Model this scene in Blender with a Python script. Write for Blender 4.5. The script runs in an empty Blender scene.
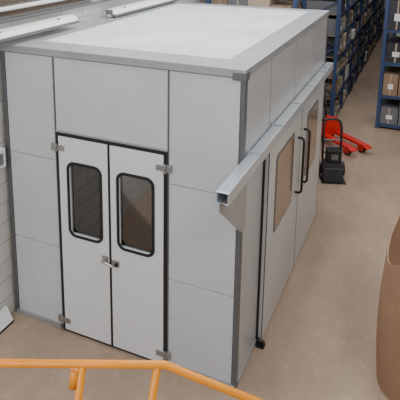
import bpy, bmesh, math, random
from mathutils import Vector, Matrix
random.seed(4)
S=bpy.context.scene

# ---------------- materials ----------------
def mat(name,col,rough=0.5,metal=0.0,var=0.0,vscale=6.0,bump=0.0,bscale=60.0,spec=0.5):
    m=bpy.data.materials.new(name); m.use_nodes=True
    nt=m.node_tree; b=nt.nodes['Principled BSDF']
    b.inputs['Base Color'].default_value=(*col,1); b.inputs['Roughness'].default_value=rough
    b.inputs['Metallic'].default_value=metal; b.inputs['Specular IOR Level'].default_value=spec
    tc=nt.nodes.new('ShaderNodeTexCoord')
    if var>0:
        n=nt.nodes.new('ShaderNodeTexNoise'); n.inputs['Scale'].default_value=vscale; n.inputs['Detail'].default_value=6
        nt.links.new(tc.outputs['Object'],n.inputs['Vector'])
        r=nt.nodes.new('ShaderNodeMapRange'); r.inputs[1].default_value=0.25; r.inputs[2].default_value=0.75
        r.inputs[3].default_value=1-var; r.inputs[4].default_value=1+var
        nt.links.new(n.outputs['Fac'],r.inputs[0])
        mx=nt.nodes.new('ShaderNodeVectorMath'); mx.operation='SCALE'; mx.inputs[0].default_value=col
        nt.links.new(r.outputs[0],mx.inputs['Scale']); nt.links.new(mx.outputs[0],b.inputs['Base Color'])
    return m
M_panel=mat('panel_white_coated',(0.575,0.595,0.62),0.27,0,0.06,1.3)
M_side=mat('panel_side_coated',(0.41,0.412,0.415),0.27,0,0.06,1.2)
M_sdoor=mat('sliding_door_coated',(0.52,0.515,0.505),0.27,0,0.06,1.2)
M_door=mat('door_white',(0.74,0.755,0.77),0.30,0,0.03,1.5)
M_roof=mat('roof_panel',(0.72,0.74,0.76),0.28,0,0.14,1.6)
M_roofgap=mat('roof_joint',(0.25,0.26,0.27),0.5)
M_flash=mat('galvanised_flashing',(0.39,0.405,0.42),0.35,0.4,0.10,4)
M_trim=mat('grey_trim',(0.14,0.145,0.155),0.4,0.4,0.05,6)
M_seam=mat('seam_shadow_gap',(0.09,0.09,0.095),0.6)
M_black=mat('black_rubber',(0.008,0.008,0.009),0.5)
M_steel=mat('brushed_steel',(0.42,0.42,0.42),0.3,0.9,0.06,20)
M_rail=mat('galvanised_rail',(0.58,0.62,0.66),0.3,0.55,0.06,8)
M_glass2=mat('tan_reflection_glass',(0.25,0.17,0.115),0.12,0,0.2,1.5,spec=0.8)  # tan reflection of the surroundings put into the pane's base colour
M_yel=mat('yellow_paint',(0.80,0.27,0.004),0.38,0,0.10,12)
M_red=mat('red_paint',(0.60,0.015,0.012),0.35)
M_blue=mat('blue_rack_paint',(0.032,0.060,0.145),0.5)
M_orange=mat('orange_beam_paint',(0.45,0.16,0.05),0.5)
M_card=mat('cardboard',(0.27,0.18,0.115),0.85,0,0.18,4)
M_card2=mat('cardboard_pale',(0.42,0.33,0.24),0.85,0,0.1,4)
M_grey=mat('grey_plastic',(0.15,0.15,0.16),0.5)
M_dark=mat('dark_plastic',(0.03,0.032,0.04),0.5)
M_white=mat('white_enamel',(0.78,0.78,0.76),0.4)
M_shelf=mat('shelf_board',(0.20,0.15,0.11),0.8,0,0.1,5)
M_conc=mat('stair_grey_steel',(0.2,0.2,0.2),0.6)
M_shade=mat('brown_shade',(0.09,0.06,0.04),0.8,0,0.2,5)  # dark brown standing in for shade on the upper left wall
M_corr=mat('corrugated_cardboard',(0.34,0.205,0.125),0.8,0,0.14,2.5)
def glass_mat():
    m=bpy.data.materials.new('clear_vision_glass'); m.use_nodes=True
    nt=m.node_tree; nt.nodes.remove(nt.nodes['Principled BSDF']); out=nt.nodes['Material Output']
    tr=nt.nodes.new('ShaderNodeBsdfTransparent'); tr.inputs[0].default_value=(0.85,0.87,0.88,1)
    gl=nt.nodes.new('ShaderNodeBsdfGlossy'); gl.inputs['Roughness'].default_value=0.03
    fr=nt.nodes.new('ShaderNodeFresnel'); fr.inputs[0].default_value=1.6
    ad=nt.nodes.new('ShaderNodeMath'); ad.operation='ADD'; ad.inputs[1].default_value=0.12
    mx=nt.nodes.new('ShaderNodeMixShader'); nt.links.new(fr.outputs[0],ad.inputs[0]); nt.links.new(ad.outputs[0],mx.inputs[0])
    nt.links.new(tr.outputs[0],mx.inputs[1]); nt.links.new(gl.outputs[0],mx.inputs[2]); nt.links.new(mx.outputs[0],out.inputs[0])
    return m
M_clear=glass_mat()

def floor_mat():
    m=bpy.data.materials.new('floor_worn_concrete'); m.use_nodes=True
    nt=m.node_tree; b=nt.nodes['Principled BSDF']; L=nt.links
    tc=nt.nodes.new('ShaderNodeTexCoord')
    mp=nt.nodes.new('ShaderNodeMapping'); mp.inputs['Scale'].default_value=(1.0,0.45,1.0); L.new(tc.outputs['Object'],mp.inputs[0])
    n=nt.nodes.new('ShaderNodeTexNoise'); n.inputs['Scale'].default_value=1.6; n.inputs['Detail'].default_value=10; n.inputs['Roughness'].default_value=0.68
    L.new(mp.outputs[0],n.inputs['Vector'])
    cr=nt.nodes.new('ShaderNodeValToRGB'); cr.color_ramp.elements[0].position=0.3; cr.color_ramp.elements[1].position=0.72
    cr.color_ramp.elements[0].color=(0.305,0.212,0.148,1); cr.color_ramp.elements[1].color=(0.46,0.335,0.245,1)
    L.new(n.outputs['Fac'],cr.inputs[0])
    br=nt.nodes.new('ShaderNodeTexBrick'); br.inputs['Scale'].default_value=1.0
    br.inputs['Brick Width'].default_value=2.4; br.inputs['Row Height'].default_value=1.2; br.inputs['Mortar Size'].default_value=0.004
    br.inputs['Color1'].default_value=(1,1,1,1); br.inputs['Color2'].default_value=(0.97,0.97,0.97,1); br.inputs['Mortar'].default_value=(0.78,0.76,0.74,1)
    L.new(tc.outputs['Object'],br.inputs['Vector'])
    mx=nt.nodes.new('ShaderNodeMixRGB'); mx.blend_type='MULTIPLY'; mx.inputs[0].default_value=1
    L.new(cr.outputs[0],mx.inputs[1]); L.new(br.outputs['Color'],mx.inputs[2])
    n3=nt.nodes.new('ShaderNodeTexNoise'); n3.inputs['Scale'].default_value=9; n3.inputs['Detail'].default_value=8; n3.inputs['Roughness'].default_value=0.7
    L.new(tc.outputs['Object'],n3.inputs['Vector'])
    r3=nt.nodes.new('ShaderNodeMapRange'); r3.inputs[1].default_value=0.56; r3.inputs[2].default_value=0.72; r3.inputs[3].default_value=1; r3.inputs[4].default_value=1.35
    L.new(n3.outputs['Fac'],r3.inputs[0])
    sc=nt.nodes.new('ShaderNodeVectorMath'); sc.operation='SCALE'; L.new(mx.outputs[0],sc.inputs[0]); L.new(r3.outputs[0],sc.inputs['Scale'])
    L.new(sc.outputs[0],b.inputs['Base Color']); b.inputs['Roughness'].default_value=0.45
    return m
def brick_mat():
    m=bpy.data.materials.new('painted_brick'); m.use_nodes=True
    nt=m.node_tree; b=nt.nodes['Principled BSDF']; L=nt.links
    tc=nt.nodes.new('ShaderNodeTexCoord')
    sp=nt.nodes.new('ShaderNodeSeparateXYZ'); cb=nt.nodes.new('ShaderNodeCombineXYZ')
    L.new(tc.outputs['Object'],sp.inputs[0]); L.new(sp.outputs['Y'],cb.inputs['X']); L.new(sp.outputs['Z'],cb.inputs['Y'])
    br=nt.nodes.new('ShaderNodeTexBrick'); br.inputs['Scale'].default_value=1; br.inputs['Brick Width'].default_value=0.44; br.inputs['Row Height'].default_value=0.22; br.inputs['Mortar Size'].default_value=0.008
    br.inputs['Color1'].default_value=(0.60,0.58,0.54,1); br.inputs['Color2'].default_value=(0.55,0.53,0.50,1); br.inputs['Mortar'].default_value=(0.40,0.38,0.35,1)
    L.new(cb.outputs[0],br.inputs['Vector'])
    L.new(br.outputs['Color'],b.inputs['Base Color']); b.inputs['Roughness'].default_value=0.7
    bp=nt.nodes.new('ShaderNodeBump'); bp.inputs['Strength'].default_value=0.4; bp.inputs['Distance'].default_value=0.01
    L.new(br.outputs['Fac'],bp.inputs['Height']); bp.invert=True; L.new(bp.outputs[0],b.inputs['Normal'])
    return m
M_floor=floor_mat(); M_brick=brick_mat()

# ---------------- builders ----------------
class MB:
    def __init__(s,name,parent=None):
        s.n=name; s.bm=bmesh.new(); s.m=[]; s.p=parent
    def mi(s,m):
        if m not in s.m: s.m.append(m)
        return s.m.index(m)
    def _setm(s,faces,m):
        i=s.mi(m)
        for f in faces: f.material_index=i
    def box(s,x0,x1,y0,y1,z0,z1,m,rot=None,piv=None):
        vs=[s.bm.verts.new((x,y,z)) for x in (x0,x1) for y in (y0,y1) for z in (z0,z1)]
        idx=[(0,1,3,2),(4,6,7,5),(0,4,5,1),(2,3,7,6),(0,2,6,4),(1,5,7,3)]
        fs=[s.bm.faces.new([vs[i] for i in f]) for f in idx]
        s._setm(fs,m)
        if rot is not None:
            c=Vector(piv) if piv else Vector(((x0+x1)/2,(y0+y1)/2,(z0+z1)/2))
            bmesh.ops.rotate(s.bm,verts=vs,cent=c,matrix=rot)
        return vs
    def cyl(s,a,b,r,m,seg=20,r2=None):
        a=Vector(a);b=Vector(b);d=b-a
        q=d.to_track_quat('Z','Y').to_matrix().to_4x4()
        mt=Matrix.Translation((a+b)/2)@q
        g=bmesh.ops.create_cone(s.bm,cap_ends=True,cap_tris=False,segments=seg,radius1=r,radius2=r if r2 is None else r2,depth=d.length,matrix=mt)
        fs={f for v in g['verts'] for f in v.link_faces}; s._setm(fs,m)
        for f in fs:
            if len(f.verts)==4: f.smooth=True
    def tube(s,pts,r,m,seg=12):
        pts=[Vector(p) for p in pts]; rings=[]
        prev=None
        for i,p in enumerate(pts):
            if i==0: t=(pts[1]-p).normalized()
            elif i==len(pts)-1: t=(p-pts[i-1]).normalized()
            else: t=((pts[i+1]-p).normalized()+(p-pts[i-1]).normalized()).normalized()
            if prev is None: u=t.orthogonal().normalized()
            else: u=(prev-t*prev.dot(t)).normalized()
            prev=u; w=t.cross(u)
            rings.append([s.bm.verts.new(p+u*r*math.cos(k*2*math.pi/seg)+w*r*math.sin(k*2*math.pi/seg)) for k in range(seg)])
        fs=[]
        for a,b in zip(rings,rings[1:]):
            for k in range(seg):
                f=s.bm.faces.new((a[k],a[(k+1)%seg],b[(k+1)%seg],b[k])); f.smooth=True; fs.append(f)
        fs.append(s.bm.faces.new(rings[0][::-1])); fs.append(s.bm.faces.new(rings[-1]))
        s._setm(fs,m)
    def poly(s,pts,thick,m):
        t=Vector(thick); a=[s.bm.verts.new(p) for p in pts]; b=[s.bm.verts.new(Vector(p)+t) for p in pts]
        fs=[s.bm.faces.new(a),s.bm.faces.new(b[::-1])]
        n=len(a)
        for i in range(n): fs.append(s.bm.faces.new((a[i],b[i],b[(i+1)%n],a[(i+1)%n])))
        s._setm(fs,m)
    def ring(s,outer,inner,thick,m):
        t=Vector(thick); n=len(outer)
        A=[s.bm.verts.new(p) for p in outer];B_=[s.bm.verts.new(p) for p in inner]
        C=[s.bm.verts.new(Vector(p)+t) for p in outer];D_=[s.bm.verts.new(Vector(p)+t) for p in inner]
        fs=[]
        for i in range(n):
            j=(i+1)%n
            fs+=[s.bm.faces.new((A[i],A[j],B_[j],B_[i])),s.bm.faces.new((C[i],D_[i],D_[j],C[j])),s.bm.faces.new((A[i],C[i],C[j],A[j])),s.bm.faces.new((B_[i],B_[j],D_[j],D_[i]))]
        s._setm(fs,m)
    def done(s,bevel=0,loc=None,rotz=0):
        bmesh.ops.recalc_face_normals(s.bm,faces=s.bm.faces)
        me=bpy.data.meshes.new(s.n); s.bm.to_mesh(me); s.bm.free()
        for m in s.m: me.materials.append(m)
        o=bpy.data.objects.new(s.n,me); S.collection.objects.link(o)
        if s.p: o.parent=s.p
        if loc: o.location=loc
        o.rotation_euler[2]=rotz
        if bevel:
            bv=o.modifiers.new('bevel','BEVEL'); bv.width=bevel; bv.segments=2; bv.limit_method='ANGLE'
        return o
def empty(name,loc=(0,0,0),rotz=0):
    e=bpy.data.objects.new(name,None); S.collection.objects.link(e); e.location=loc; e.rotation_euler[2]=rotz; e.empty_display_size=0.3
    return e
def rrect(u0,u1,v0,v1,r,n=6):
    out=[]
    for cu,cv,a0 in ((u1-r,v1-r,0),(u0+r,v1-r,90),(u0+r,v0+r,180),(u1-r,v0+r,270)):
        for k in range(n+1):
            a=math.radians(a0+90*k/n); out.append((cu+r*math.cos(a),cv+r*math.sin(a)))
    return out

# ---------------- room ----------------
f=MB('floor'); f.box(-2.55,9,-7,24,-0.1,0,M_floor); f.done()
w=MB('wall_left'); w.box(-2.75,-2.55,-7,24,-0.1,4.6,M_brick); w.done()
w=MB('wall_back'); w.box(-2.75,9,24,24.2,-0.1,4.6,M_brick); w.done()
w=MB('wall_right'); w.box(9,9.2,-7,24.2,-0.1,4.6,M_brick); w.done()

# ---------------- booth ----------------
W=2.50; L=3.92; H=3.0
B=empty('modular_enclosure_booth')
t=0.06
b=MB('front_panels',B)
dl,dr,dz=-1.88,-0.68,2.18
g=0.005
for x0,x1 in ((-W+0.03,dl),(dr,-0.03)):
    for z0,z1 in ((0.05,0.95),(0.95,1.9),(1.9,H-0.02)):
        b.box(x0+g,x1-g,0,t,z0+g*0.6,z1-g*0.6,M_panel)
b.box(dl+g,dr-g,0,t,dz+0.04,H-0.02,M_panel)
b.done(0.002)
b=MB('front_backing',B); 
b.box(-W+0.02,dl-0.002,0.008,t-0.01,0.03,H-0.03,M_seam); b.box(dr+0.002,-0.02,0.008,t-0.01,0.03,H-0.03,M_seam); b.box(dl,dr,0.008,t-0.01,dz+0.022,H-0.03,M_seam); b.done()
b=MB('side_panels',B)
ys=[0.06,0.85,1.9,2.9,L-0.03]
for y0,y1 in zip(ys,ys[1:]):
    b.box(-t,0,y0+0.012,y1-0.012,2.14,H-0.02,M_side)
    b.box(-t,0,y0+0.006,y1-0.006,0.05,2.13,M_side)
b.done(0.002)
b=MB('side_backing',B); b.box(-t+0.01,-0.004,0.05,L-0.03,0.03,H-0.03,M_seam); b.done()
b=MB('rear_and_left_panels',B)
b.box(-W,-W+t,0.06,L,0,H-0.06,M_panel); b.box(-W+t,-t,L-t,L,0,H-0.06,M_panel); b.done(0.003)
b=MB('corner_trims',B)
b.box(-0.028,0.006,-0.006,0.07,0,H-0.01,M_trim)
b.box(-W-0.004,-W+0.03,-0.006,0.06,0,H-0.01,M_trim)
b.box(-0.05,0.006,L-0.05,L+0.006,0,H-0.01,M_trim)
b.box(-W,dl-0.03,-0.012,0.02,0,0.05,M_flash); b.box(dr+0.03,0.0,-0.012,0.02,0,0.05,M_flash)
b.box(-0.02,0.012,0.07,L,0,0.05,M_flash)
b.box(dl-0.014,dl+0.002,-0.005,0.02,0,H-0.02,M_trim); b.box(dr-0.002,dr+0.014,-0.005,0.02,0,H-0.02,M_trim)
b.box(dl,dr,-0.008,0.02,dz+0.022,dz+0.042,M_flash)
b.done(0.002)
b=MB('rivets',B)
for x in (dl-0.03,dr+0.03,-0.045,-W+0.045):
    for k in range(14):
        z=0.12+k*0.21
        b.cyl((x,0.0,z),(x,-0.006,z),0.005,M_steel,8)
b.done()
b=MB('roof',B)
b.box(-W,0,0,L,H-0.06,H-0.005,M_roofgap)
for x0,x1 in ((-W+0.26,-1.72),(-1.72,-1.2),(-1.2,-0.68),(-0.68,-0.24)):
    b.box(x0+0.004,x1-0.004,0.315,L-0.195,H-0.02,H+0.014,M_roof)
b.done(0.002)
b=MB('roof_flashing',B)
fz=0.012
b.box(-W-0.01,0.012,-0.014,0.31,H-0.01,H+fz+0.008,M_flash)
b.box(-W-0.01,-W+0.255,0.312,L+0.01,H-0.01,H+fz+0.006,M_flash)
b.box(-0.235,0.012,0.312,L+0.01,H-0.01,H+fz+0.006,M_flash)
b.box(-W+0.257,-0.237,L-0.19,L+0.01,H-0.01,H+fz+0.004,M_flash)
b.box(-W-0.01,0.012,-0.014,-0.002,H-0.05,H-0.01,M_flash)
b.box(0.002,0.012,-0.002,L+0.01,H-0.05,H-0.01,M_flash)
b.box(-0.10,0.016,-0.018,0.05,H-0.075,H-0.008,M_trim); b.box(-0.05,0.017,-0.017,0.08,H-0.075,H-0.008,M_trim)
b.done(0.002)
b=MB('door_seal',B)
s=0.035
b.box(dl,dl+s,-0.012,0.05,0.02,dz+0.02,M_black); b.box(dr-s,dr,-0.012,0.05,0.02,dz+0.02,M_black)
b.box(dl,dr,-0.0125,0.05,dz-0.012,dz+0.022,M_black); b.box(dl,dr,-0.01,0.05,0.0,0.03,M_black)
mid=(dl+dr)/2
b.box(mid-0.016,mid+0.016,-0.016,0.05,0.02,dz,M_black)
b.done(0.003)
for i,(x0,x1) in enumerate(((dl+s,mid-0.014),(mid+0.014,dr-s))):
    wx0,wx1=((-1.755,-1.355),(-1.2,-0.80))[i]; wz0,wz1=1.13,1.93
    hx0,hx1,hz0,hz1=wx0+0.026,wx1-0.026,wz0+0.026,wz1-0.026
    b=MB('door_leaf_%d'%(i+1),B)
    b.box(x0,hx0,-0.02,0.04,0.03,dz-0.012,M_door); b.box(hx1,x1,-0.02,0.04,0.03,dz-0.012,M_door)
    b.box(hx0,hx1,-0.02,0.04,0.03,hz0,M_door); b.box(hx0,hx1,-0.02,0.04,hz1,dz-0.012,M_door); b.done()
    b=MB('door_window_gasket_%d'%(i+1),B)
    for yy in (-0.030,0.040):
        b.ring([(u,yy,v) for u,v in rrect(wx0,wx1,wz0,wz1,0.085)],[(u,yy,v) for u,v in rrect(wx0+0.028,wx1-0.028,wz0+0.028,wz1-0.028,0.06)],(0,0.010,0),M_black)
    b.done(0.002)
    b=MB('door_window_glass_%d'%(i+1),B)
    b.box(hx0,hx1,0.004,0.010,hz0,hz1,M_clear); b.done()
b=MB('hinges',B)
for hx,sg in ((dl,1),(dr,-1)):
    for hz in (0.14,2.05):
        b.box(min(hx-sg*0.045,hx+sg*0.012),max(hx-sg*0.045,hx+sg*0.012),-0.034,-0.004,hz-0.035,hz+0.035,M_steel)
        b.box(min(hx+sg*0.012,hx+sg*0.105),max(hx+sg*0.012,hx+sg*0.105),-0.032,-0.018,hz-0.028,hz+0.028,M_steel)
        b.cyl((hx+sg*0.012,-0.036,hz-0.045),(hx+sg*0.012,-0.036,hz+0.045),0.014,M_steel)
b.done(0.003)
b=MB('door_handles',B)
b.box(mid-0.085,mid-0.025,-0.036,-0.018,0.955,1.02,M_steel)
b.box(mid+0.02,mid+0.10,-0.036,-0.018,0.935,1.0,M_steel)
b.cyl((mid-0.055,-0.03,0.99),(mid-0.055,-0.085,0.99),0.013,M_steel)
b.tube([(mid-0.055,-0.08,0.99),(mid-0.03,-0.085,0.985),(mid+0.06,-0.085,0.965)],0.013,M_steel)
b.cyl((mid+0.08,-0.03,0.968),(mid+0.08,-0.06,0.968),0.018,M_black)
b.done(0.003)
b=MB('interior_workbench',B)
b.box(-2.3,-0.5,2.6,3.4,0.85,0.9,M_card2)
for x in (-2.25,-0.58):
    for y in (2.65,3.32): b.box(x,x+0.05,y,y+0.05,0.0,0.85,M_grey)
b.box(-2.1,-1.5,2.7,3.3,0.9,1.5,M_grey); b.box(-1.9,-1.7,2.68,2.7,1.1,1.3,M_white)
b.box(-1.2,-0.8,2.8,3.2,0.9,1.15,M_dark)
b.box(-2.3,-0.5,2.7,3.3,0.3,0.34,M_grey); b.box(-1.9,-1.4,2.75,3.2,0.34,0.7,M_card); b.done()
b=MB('interior_lining',B); b.box(-W+0.07,-0.07,0.07,3.85,0.0,0.01,M_grey); b.box(-1.3,-1.15,1.0,3.4,2.86,2.92,M_white); b.done()
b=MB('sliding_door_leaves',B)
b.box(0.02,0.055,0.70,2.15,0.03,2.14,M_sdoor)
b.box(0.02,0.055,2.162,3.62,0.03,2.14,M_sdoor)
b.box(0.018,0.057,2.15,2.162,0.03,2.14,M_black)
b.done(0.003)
b=MB('sliding_door_edges',B)
b.box(0.018,0.056,0.694,0.70,0.03,2.14,M_sdoor); b.box(0.018,0.057,3.62,3.632,0.03,2.14,M_trim)
b.box(0.002,0.02,0.675,0.70,0.05,2.14,M_black)
b.box(0.050,0.0585,0.692,0.705,0.03,2.14,M_trim)
b.box(0.005,0.02,0.72,3.6,0.05,0.09,M_trim)
b.done(0.001)
for i,(y0,y1) in enumerate(((0.98,1.78),(2.5,3.2))):
    b=MB('side_window_gasket_%d'%(i+1),B)
    b.poly([(0.053,u,v) for u,v in rrect(y0,y1,1.08,1.93,0.05)],(0.008,0,0),M_trim); b.done(0.002)
    b=MB('side_window_glass_%d'%(i+1),B)
    b.poly([(0.057,u,v) for u,v in rrect(y0+0.025,y1-0.025,1.105,1.905,0.04)],(0.007,0,0),M_glass2); b.done()
b=MB('pull_handles',B)
for y in (2.0,2.32):
    b.tube([(0.05,y,1.78),(0.10,y,1.78),(0.12,y,1.76),(0.125,y,1.73),(0.125,y,1.15),(0.12,y,1.12),(0.10,y,1.10),(0.05,y,1.10)],0.015,M_black)
b.done()
b=MB('sliding_door_track',B)
y0,y1=-0.66,3.98
x0,x1,zb,zt=0.010,0.110,2.16,2.26
b.poly([(x0,y0,zt),(x1,y0,zt),(x1,y0,zb),(x1-0.03,y0,zb),(x1-0.03,y0,zb+0.012),(x1-0.01,y0,zb+0.012),(x1-0.01,y0,zt-0.01),(x0+0.01,y0,zt-0.01),(x0+0.01,y0,zb+0.012),(x0+0.03,y0,zb+0.012),(x0+0.03,y0,zb),(x0,y0,zb)],(0,y1-y0,0),M_rail)
for y in (0.15,0.95,1.75,2.55,3.35,3.85):
    b.box(0.0,0.010,y-0.025,y+0.025,2.16,2.29,M_flash); b.box(0.0,0.110,y-0.02,y+0.02,2.26,2.265,M_flash)
for y in (0.9,1.9,2.4,3.4):
    b.cyl((0.048,y,2.2),(0.072,y,2.2),0.02,M_black); b.box(0.03,0.045,y-0.02,y+0.02,2.12,2.2,M_steel)
b.done(0.002)
b=MB('track_bracket',B)
b.poly([(0.03,-0.62,2.158),(0.03,0.0,2.158),(0.03,0.0,1.62),(0.03,-0.05,1.62),(0.03,-0.62,2.08)],(-0.012,0,0),M_flash)
b.box(0.018,0.09,-0.62,0.0,2.148,2.158,M_flash)
b.box(0.006,0.03,-0.0,0.07,1.62,2.15,M_flash)
b.done(0.002)
b=MB('floor_guide_roller',B)
b.box(0.02,0.10,0.62,0.70,0.0,0.012,M_black); b.cyl((0.08,0.66,0.012),(0.08,0.66,0.06),0.02,M_black); b.box(0.02,0.04,0.63,0.69,0.01,0.07,M_black)
b.done(0.002)

# ---------------- left wall services ----------------
def batten(y0,y1,z,x=-2.42):
    e=empty('fluorescent_strip_light',(x,(y0+y1)/2,z)); h=(y1-y0)/2
    b=MB('body',e); b.box(-0.05,0.05,-h,h,0.0,0.06,M_white); b.poly([(-0.09,-h,-0.0),(-0.05,-h,0.05),(0.05,-h,0.05),(0.09,-h,0.0)],(0,2*h,0),M_white); b.box(0.03,0.052,-h+0.3,-h+0.36,0.01,0.062,M_grey); b.box(0.03,0.052,h-0.36,h-0.3,0.01,0.062,M_grey)
    b.box(-0.055,0.055,-h-0.004,-h,0.0,0.062,M_grey); b.box(-0.055,0.055,h,h+0.004,0.0,0.062,M_grey)
    b.box(0.084,0.092,-h,h,-0.03,0.002,M_grey); b.done(0.003)
    b=MB('tube_lamp',e); b.cyl((0,-h+0.04,-0.02),(0,h-0.04,-0.02),0.013,M_white); b.box(-0.02,0.02,-h,-h+0.04,-0.035,0.0,M_white); b.box(-0.02,0.02,h-0.04,h,-0.035,0,M_white)
    b.done()
    b=MB('wall_bracket',e)
    for yy in (-h*0.6,h*0.6): b.box(-0.12,-0.04,yy-0.015,yy+0.015,0.03,0.05,M_flash)
    b.done()
batten(-0.5,1.12,3.11)
batten(1.95,4.0,3.065)
b=MB('wall_shade_strips'); b.box(-2.545,-2.50,-3,1.75,3.285,3.335,M_shade); b.box(-2.545,-2.50,-3,1.3,3.40,3.56,M_shade); b.done(0.005)  # brown shade above the strip lights, put in as dark strips
b=MB('wall_conduit'); b.tube([(-2.52,-3,3.235),(-2.52,8,3.235)],0.018,M_grey);  b.tube([(-2.47,-3,3.36),(-2.47,1.7,3.36)],0.022,M_white); b.done()
b=MB('cable_tray'); b.box(-2.54,-2.44,1.9,9,3.32,3.33,M_flash); b.box(-2.45,-2.44,1.9,9,3.33,3.37,M_flash)
for k in range(4): b.tube([(-2.52+0.02*k,1.9,3.342),(-2.515+0.02*k,9,3.342)],0.009,[M_black,M_card,M_grey][k%3],8)
b.done()
b=MB('wall_socket_box'); b.box(-2.549,-2.48,-0.26,-0.06,1.75,1.95,M_white); b.box(-2.48,-2.472,-0.22,-0.1,1.79,1.91,M_grey); b.done(0.008)
b=MB('panel_offcut'); 
b.poly([(-2.54,-0.14,0.16),(-2.52,-0.14,0.165),(-2.43,-0.14,0.0),(-2.455,-0.14,0.0)],(0,-0.6,0),M_white)
b.poly([(-2.43,-0.138,0.0),(-2.455,-0.138,0.0),(-2.462,-0.138,0.018),(-2.437,-0.138,0.018)],(0,-0.604,0),M_black); b.done()

# ---------------- racks ----------------
def rack(name,x0,x1,y0,y1,levels,height,axis,bay,pal,beamm=M_blue,fill=0.97,wr=(0.22,0.5),hr=(0.55,0.97)):
    e=empty(name,(0,0,0))
    b=MB('frame',e); u=0.035
    if axis=='y':
        n=max(1,round((y1-y0)/bay)); fr=[y0+(y1-y0)*k/n for k in range(n+1)]
        for y in fr:
            for x in (x0,x1-2*u):
                b.box(x,x+2*u,y-u,y+u,0,height,M_blue); b.box(x-0.02,x+2*u+0.02,y-u-0.02,y+u+0.02,0,0.01,M_grey)
            z=0.2;k=0
            while z+0.5<height:
                a=(x0+u,y,z);c=(x1-u,y,z+0.5)
                if k%2: a,c=(x1-u,y,z),(x0+u,y,z+0.5)
                b.cyl(a,c,0.014,M_blue,6); z+=0.5;k+=1
        for z in levels:
            for x in (x0+0.01,x1-0.05): b.box(x,x+0.04,y0,y1,z-0.05,z,beamm)
            b.box(x0+0.05,x1-0.05,y0,y1,z-0.02,z-0.001,M_shelf)
    else:
        n=max(1,round((x1-x0)/bay)); fr=[x0+(x1-x0)*k/n for k in range(n+1)]
        for x in fr:
            for y in (y0,y1-2*u):
                b.box(x-u,x+u,y,y+2*u,0,height,M_blue); b.box(x-u-0.02,x+u+0.02,y-0.02,y+2*u+0.02,0,0.01,M_grey)
            z=0.2;k=0
            while z+0.5<height:
                a=(x,y0+u,z);c=(x,y1-u,z+0.5)
                if k%2: a,c=(x,y1-u,z),(x,y0+u,z+0.5)
                b.cyl(a,c,0.014,M_blue,6); z+=0.5;k+=1
        for z in levels:
            for y in (y0+0.01,y1-0.05): b.box(x0,x1,y,y+0.04,z-0.07,z,beamm)
            b.box(x0,x1,y0+0.05,y1-0.05,z-0.02,z-0.001,M_shelf)
    b.done()
    c=MB('stored_boxes',e)
    lv=list(levels)+[height+0.3]
    for z,zn in zip(lv,lv[1:]):
        p=(y0 if axis=='y' else x0)+0.05; end=(y1 if axis=='y' else x1)-0.05
        while p<end-0.2:
            wd=random.uniform(*wr); wd=min(wd,end-p); h=random.uniform(*hr)*(zn-z-0.08)
            if random.random()<fill:
                m=random.choice(pal); ins=random.uniform(-0.03,0.08)
                if axis=='y':
                    c.box(x0+ins,x1-ins,p,p+wd-0.02,z,z+h,m); c.box(x1-ins-0.004,x1-ins+0.003,p+wd*0.42,p+wd*0.5,z+0.002,z+h,M_card2)
                    c.box(x1-ins,x1-ins+0.004,p+wd*0.2,p+wd*0.6,z+h*0.3,z+h*0.5,M_white)
                else:
                    c.box(p,p+wd-0.02,y0+ins,y1-ins,z,z+h,m); c.box(p+wd*0.42,p+wd*0.5,y0+ins-0.003,y0+ins+0.004,z+0.002,z+h,M_card2)
                    c.box(p+wd*0.3,p+wd*0.65,y0+ins-0.004,y0+ins,z+h*0.3,z+h*0.55,M_white)
            p+=wd
    c.done()
pd=[M_card,M_dark,M_grey,M_dark,M_card,M_card2,M_grey,M_white,M_card]
pc=[M_card,M_card2,M_card,M_grey,M_card,M_dark]
lv8=[0.12,0.58,1.04,1.5,1.96,2.42,2.88,3.34,3.8]
rack('storage_rack',-1.35,-0.38,7.9,21.4,lv8,4.3,'y',1.35,pd)
rack('storage_rack',0.50,5.6,8.1,9.1,[0.12,0.75,1.45,2.15,2.85,3.55],4.3,'x',1.7,pc,wr=(0.3,0.6),hr=(0.6,0.98))
rack('storage_rack',0.54,1.5,10.2,21.4,lv8,4.3,'y',1.6,pd)
rack('storage_rack',-2.3,-0.75,5.2,6.0,[0.12,0.9,1.7,2.5,3.15],3.5,'x',1.55,pc,M_orange)

# ---------------- pallet truck ----------------
e=empty('pallet_truck',(-0.33,6.95,0),math.atan2(-0.66,0.72))
b=MB('forks',e)
for s1 in (-1,1):
    yc=s1*0.17
    b.box(0.1,0.90,yc-0.07,yc+0.07,0.13,0.185,M_red)
    b.poly([(0.90,yc-0.07,0.13),(0.90,yc-0.07,0.185),(0.98,yc-0.07,0.15),(0.98,yc-0.07,0.13)],(0,0.14,0),M_red)
    b.cyl((0.80,yc-0.04,0.055),(0.80,yc+0.04,0.055),0.055,M_black); b.box(0.72,0.87,yc-0.055,yc-0.045,0.05,0.14,M_red); b.box(0.72,0.87,yc+0.045,yc+0.055,0.05,0.14,M_red)
b.done(0.006)
b=MB('pump_body',e)
b.poly([(0.1,-0.24,0.13),(0.1,0.24,0.13),(0.1,0.24,0.3),(0.1,0.12,0.5),(0.1,-0.12,0.5),(0.1,-0.24,0.3)],(-0.05,0,0),M_red)
b.box(-0.1,0.06,-0.09,0.09,0.2,0.36,M_red); b.cyl((-0.03,0,0.16),(-0.03,0,0.5),0.045,M_red); b.box(-0.12,0.04,-0.05,0.05,0.12,0.22,M_grey)
b.cyl((-0.04,-0.11,0.10),(-0.04,-0.05,0.10),0.10,M_black,24); b.cyl((-0.04,0.05,0.10),(-0.04,0.11,0.10),0.10,M_black,24); b.cyl((-0.04,-0.12,0.1),(-0.04,0.12,0.1),0.02,M_steel)
b.done(0.006)
b=MB('tiller',e)
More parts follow.
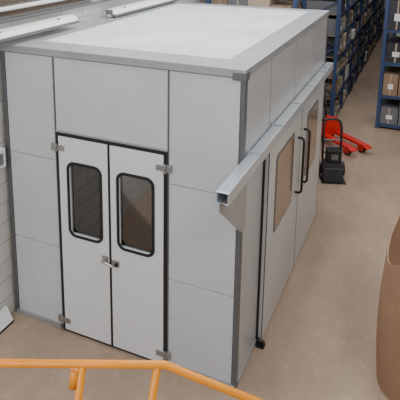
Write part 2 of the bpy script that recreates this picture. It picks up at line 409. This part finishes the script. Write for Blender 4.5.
b.tube([(-0.06,0,0.3),(-0.12,0,0.6),(-0.2,0,1.05)],0.022,M_black)
b.tube([(-0.2,0,1.05),(-0.21,0.1,1.09),(-0.23,0.1,1.2),(-0.235,0.06,1.23),(-0.235,-0.06,1.23),(-0.23,-0.1,1.2),(-0.21,-0.1,1.09),(-0.2,0,1.05)],0.015,M_black)
b.done()
e=empty('hand_truck',(0.02,5.15,0),math.radians(20))
b=MB('frame',e)
for s1 in (-1,1):
    b.tube([(s1*0.15,0.0,0.04),(s1*0.15,0.06,0.5),(s1*0.15,0.10,0.85),(s1*0.13,0.14,0.95)],0.02,M_black)
    b.cyl((s1*0.2-0.03,0.10,0.12),(s1*0.2+0.03,0.10,0.12),0.12,M_black,26); b.cyl((s1*0.2-0.033,0.10,0.12),(s1*0.2+0.033,0.10,0.12),0.05,M_grey,20)
    b.cyl((s1*0.15,0.02,0.2),(s1*0.15,0.1,0.12),0.012,M_black)
b.tube([(-0.13,0.14,0.95),(-0.08,0.16,0.98),(0.08,0.16,0.98),(0.13,0.14,0.95)],0.02,M_black)
for z in (0.2,0.42,0.64): b.cyl((-0.15,0.02+z*0.08,z),(0.15,0.02+z*0.08,z),0.014,M_grey)
b.cyl((-0.2,0.10,0.12),(0.2,0.10,0.12),0.012,M_steel)
b.box(-0.2,0.2,-0.30,0.01,0.0,0.012,M_black)
b.box(-0.16,0.14,-0.27,-0.03,0.014,0.34,M_dark); b.box(-0.162,0.142,-0.272,-0.028,0.25,0.26,M_grey)
b.box(-0.12,0.10,-0.24,-0.02,0.345,0.55,M_black); b.box(-0.06,0.05,-0.243,-0.238,0.40,0.50,M_grey)
b.tube([(-0.06,-0.13,0.55),(-0.06,-0.13,0.6),(0.04,-0.13,0.6),(0.04,-0.13,0.55)],0.01,M_grey,8)
b.done(0.004)

# ---------------- curved corrugated cardboard sheet at right ----------------
def catmull(P,n):
    out=[]
    P=[P[0]]+P+[P[-1]]
    for i in range(1,len(P)-2):
        p0,p1,p2,p3=[Vector(q) for q in P[i-1:i+3]]
        for k in range(n):
            t_=k/n; out.append(0.5*((2*p1)+(-p0+p2)*t_+(2*p0-5*p1+4*p2-p3)*t_*t_+(-p0+3*p1-3*p2+p3)*t_**3))
    out.append(Vector(P[-1])); return out
# (x, y, height of top edge)
ctrl=[(2.10,0.36,1.62),(1.80,0.34,1.60),(1.52,0.38,1.52),(1.33,0.48,1.38),(1.21,0.60,1.27),(1.155,0.80,1.20),(1.145,1.15,1.19),(1.17,1.5,1.18),(1.21,1.85,1.17),(1.30,2.3,1.15)]
cp=catmull(ctrl,24)
b=MB('cardboard_sheet')
nz=10; cols_o=[];cols_i=[]
for i,c in enumerate(cp):
    a=cp[max(0,i-1)];d_=cp[min(len(cp)-1,i+1)]
    tn=Vector((d_.x-a.x,d_.y-a.y,0)).normalized(); no=Vector((-tn.y,tn.x,0))
    rip=0.0022*(1 if i%2 else -1)
    co_=[];ci_=[]
    for k in range(nz+1):
        fz_=k/nz; bulge=0.035*math.sin(math.pi*fz_)
        base_=Vector((c.x,c.y,c.z*fz_))
        co_.append(b.bm.verts.new(base_+no*(bulge+rip+0.004) if no.x<0 else base_-no*(bulge+rip+0.004)))
        ci_.append(b.bm.verts.new(base_+no*(bulge+rip-0.004) if no.x<0 else base_-no*(bulge+rip-0.004)))
    cols_o.append(co_);cols_i.append(ci_)
fs=[]
for i in range(len(cp)-1):
    for k in range(nz):
        fs.append(b.bm.faces.new((cols_o[i][k],cols_o[i+1][k],cols_o[i+1][k+1],cols_o[i][k+1])))
        fs.append(b.bm.faces.new((cols_i[i][k],cols_i[i][k+1],cols_i[i+1][k+1],cols_i[i+1][k])))
    fs.append(b.bm.faces.new((cols_o[i][nz],cols_o[i+1][nz],cols_i[i+1][nz],cols_i[i][nz])))
    fs.append(b.bm.faces.new((cols_o[i][0],cols_i[i][0],cols_i[i+1][0],cols_o[i+1][0])))
for i in (0,len(cp)-1):
    for k in range(nz): fs.append(b.bm.faces.new((cols_o[i][k],cols_o[i][k+1],cols_i[i][k+1],cols_i[i][k])))
b._setm(fs,M_corr)
b.done()

# ---------------- yellow handrail, landing and stairs ----------------
e=empty('stair_guardrail')
b=MB('tubes',e)
P0=Vector((-0.35,-2.56,2.155)); P1=Vector((0.34,-2.23,2.15)); d=(P1-P0).normalized(); P2=Vector((0.73,-2.08,1.985)); d2=(P2-P1).normalized()
r=0.0185
b.tube([P0-d*1.2,P1-d*0.05,P1,P1+d2*0.05,P1+d2*1.5],r,M_yel,16)
b.tube([P0-d*1.2+Vector((0,0,-0.5)),P1+Vector((0,0,-0.5)),P1+d2*1.5+Vector((0,0,-0.5))],r,M_yel,16)
lean=Vector((-0.13,-0.06,-1.05))
for q in (-1.15,-0.38,-0.035):
    a=P1+d*q; b.tube([a,a+lean],r,M_yel,16); b.cyl(a+lean,a+lean+Vector((0,0,-0.012)),0.05,M_yel)
for q in (0.75,1.45):
    a=P1+d2*q; b.tube([a,a+Vector((0,0,-1.05))],r,M_yel,16)
a=P1+d*(-0.38); 
b.cyl(a+lean*0.03-d*0.033,a+lean*0.12-d*0.033,0.02,M_yel)
b.done()
b=MB('landing_and_stairs',e)
dn=Vector((d.x,d.y,0)).normalized()
base=P1.copy(); q=Vector((dn.y,-dn.x,0))
def obox(u0,u1,v0,v1,z0,z1,m):
    pts=[]
    for (u,v) in ((u0,v0),(u1,v0),(u1,v1),(u0,v1)):
        p=Vector((base.x,base.y,0))+dn*u+q*v; pts.append((p.x,p.y,z0))
    b.poly(pts,(0,0,z1-z0),m)
obox(-2.0,0.0,-0.03,1.1,1.02,1.08,M_conc)
for u in (-1.9,-0.1):
    for v in (0.05,1.0): obox(u-0.04,u+0.04,v-0.04,v+0.04,0,1.02,M_conc)
for k in range(5):
    obox(0.0+0.28*k,0.3+0.28*k,-0.03,1.1,0.87-0.19*k,0.90-0.19*k,M_conc)
for v in (-0.03,1.08):
    b.poly([tuple(Vector((base.x,base.y,0))+dn*u+q*v+Vector((0,0,z))) for u,z in ((0,1.0),(1.5,0.0),(1.25,0.0),(0,0.8))],q*0.03,M_conc)
b.done()

# ---------------- lights ----------------
wd=bpy.data.worlds.new('World'); S.world=wd; wd.use_nodes=True
bg=wd.node_tree.nodes['Background']; bg.inputs[0].default_value=(0.94,0.97,1.0,1); bg.inputs[1].default_value=0.62
def area(name,loc,rot,sx,sy,pw,col=(1,1,1)):
    l=bpy.data.lights.new(name,'AREA'); l.shape='RECTANGLE'; l.size=sx; l.size_y=sy; l.energy=pw; l.color=col
    o=bpy.data.objects.new(name,l); S.collection.objects.link(o); o.location=loc; o.rotation_euler=rot
area('skylight_1',(-1.0,2.0,6.5),(0,0,0),1.6,6,340,(0.96,0.98,1))
area('skylight_2',(3.4,-1.0,6.5),(0,math.radians(10),0),1.6,8,200,(1,0.98,0.95))
area('skylight_3',(1.0,12,6.5),(0,0,0),2,10,200,(1,0.98,0.95))
area('front_light',(-1.5,-6.5,4.5),(math.radians(65),0,0),4,1.5,190,(0.95,0.98,1))  # unseen area light behind the camera, tilted down at the booth front
area('booth_interior_fill',(-1.22,2.2,2.84),(0,0,0),0.12,2.2,12,(1,0.98,0.94))  # unseen light added so the interior shows through the door windows

# ---------------- camera ----------------
P=[1.2843,-4.2567,4.0971,-0.4514,0.215,-0.0022,564.1234,157.7843,55.453]
cx,cy,cz,yaw,pit,rol,fp,px,py=P
F=Vector((math.sin(yaw)*math.cos(pit),math.cos(yaw)*math.cos(pit),-math.sin(pit)))
Rv=Vector((math.cos(yaw),-math.sin(yaw),0)); U=Rv.cross(F)
cam=bpy.data.cameras.new('camera'); co=bpy.data.objects.new('camera',cam); S.collection.objects.link(co)
m=Matrix((( Rv.x,U.x,-F.x,cx),(Rv.y,U.y,-F.y,cy),(Rv.z,U.z,-F.z,cz),(0,0,0,1)))
co.matrix_world=m
cam.sensor_width=36; cam.lens=fp/400*36; cam.shift_x=(200-px)/400; cam.shift_y=-(200-py)/400; cam.clip_end=100
S.camera=co
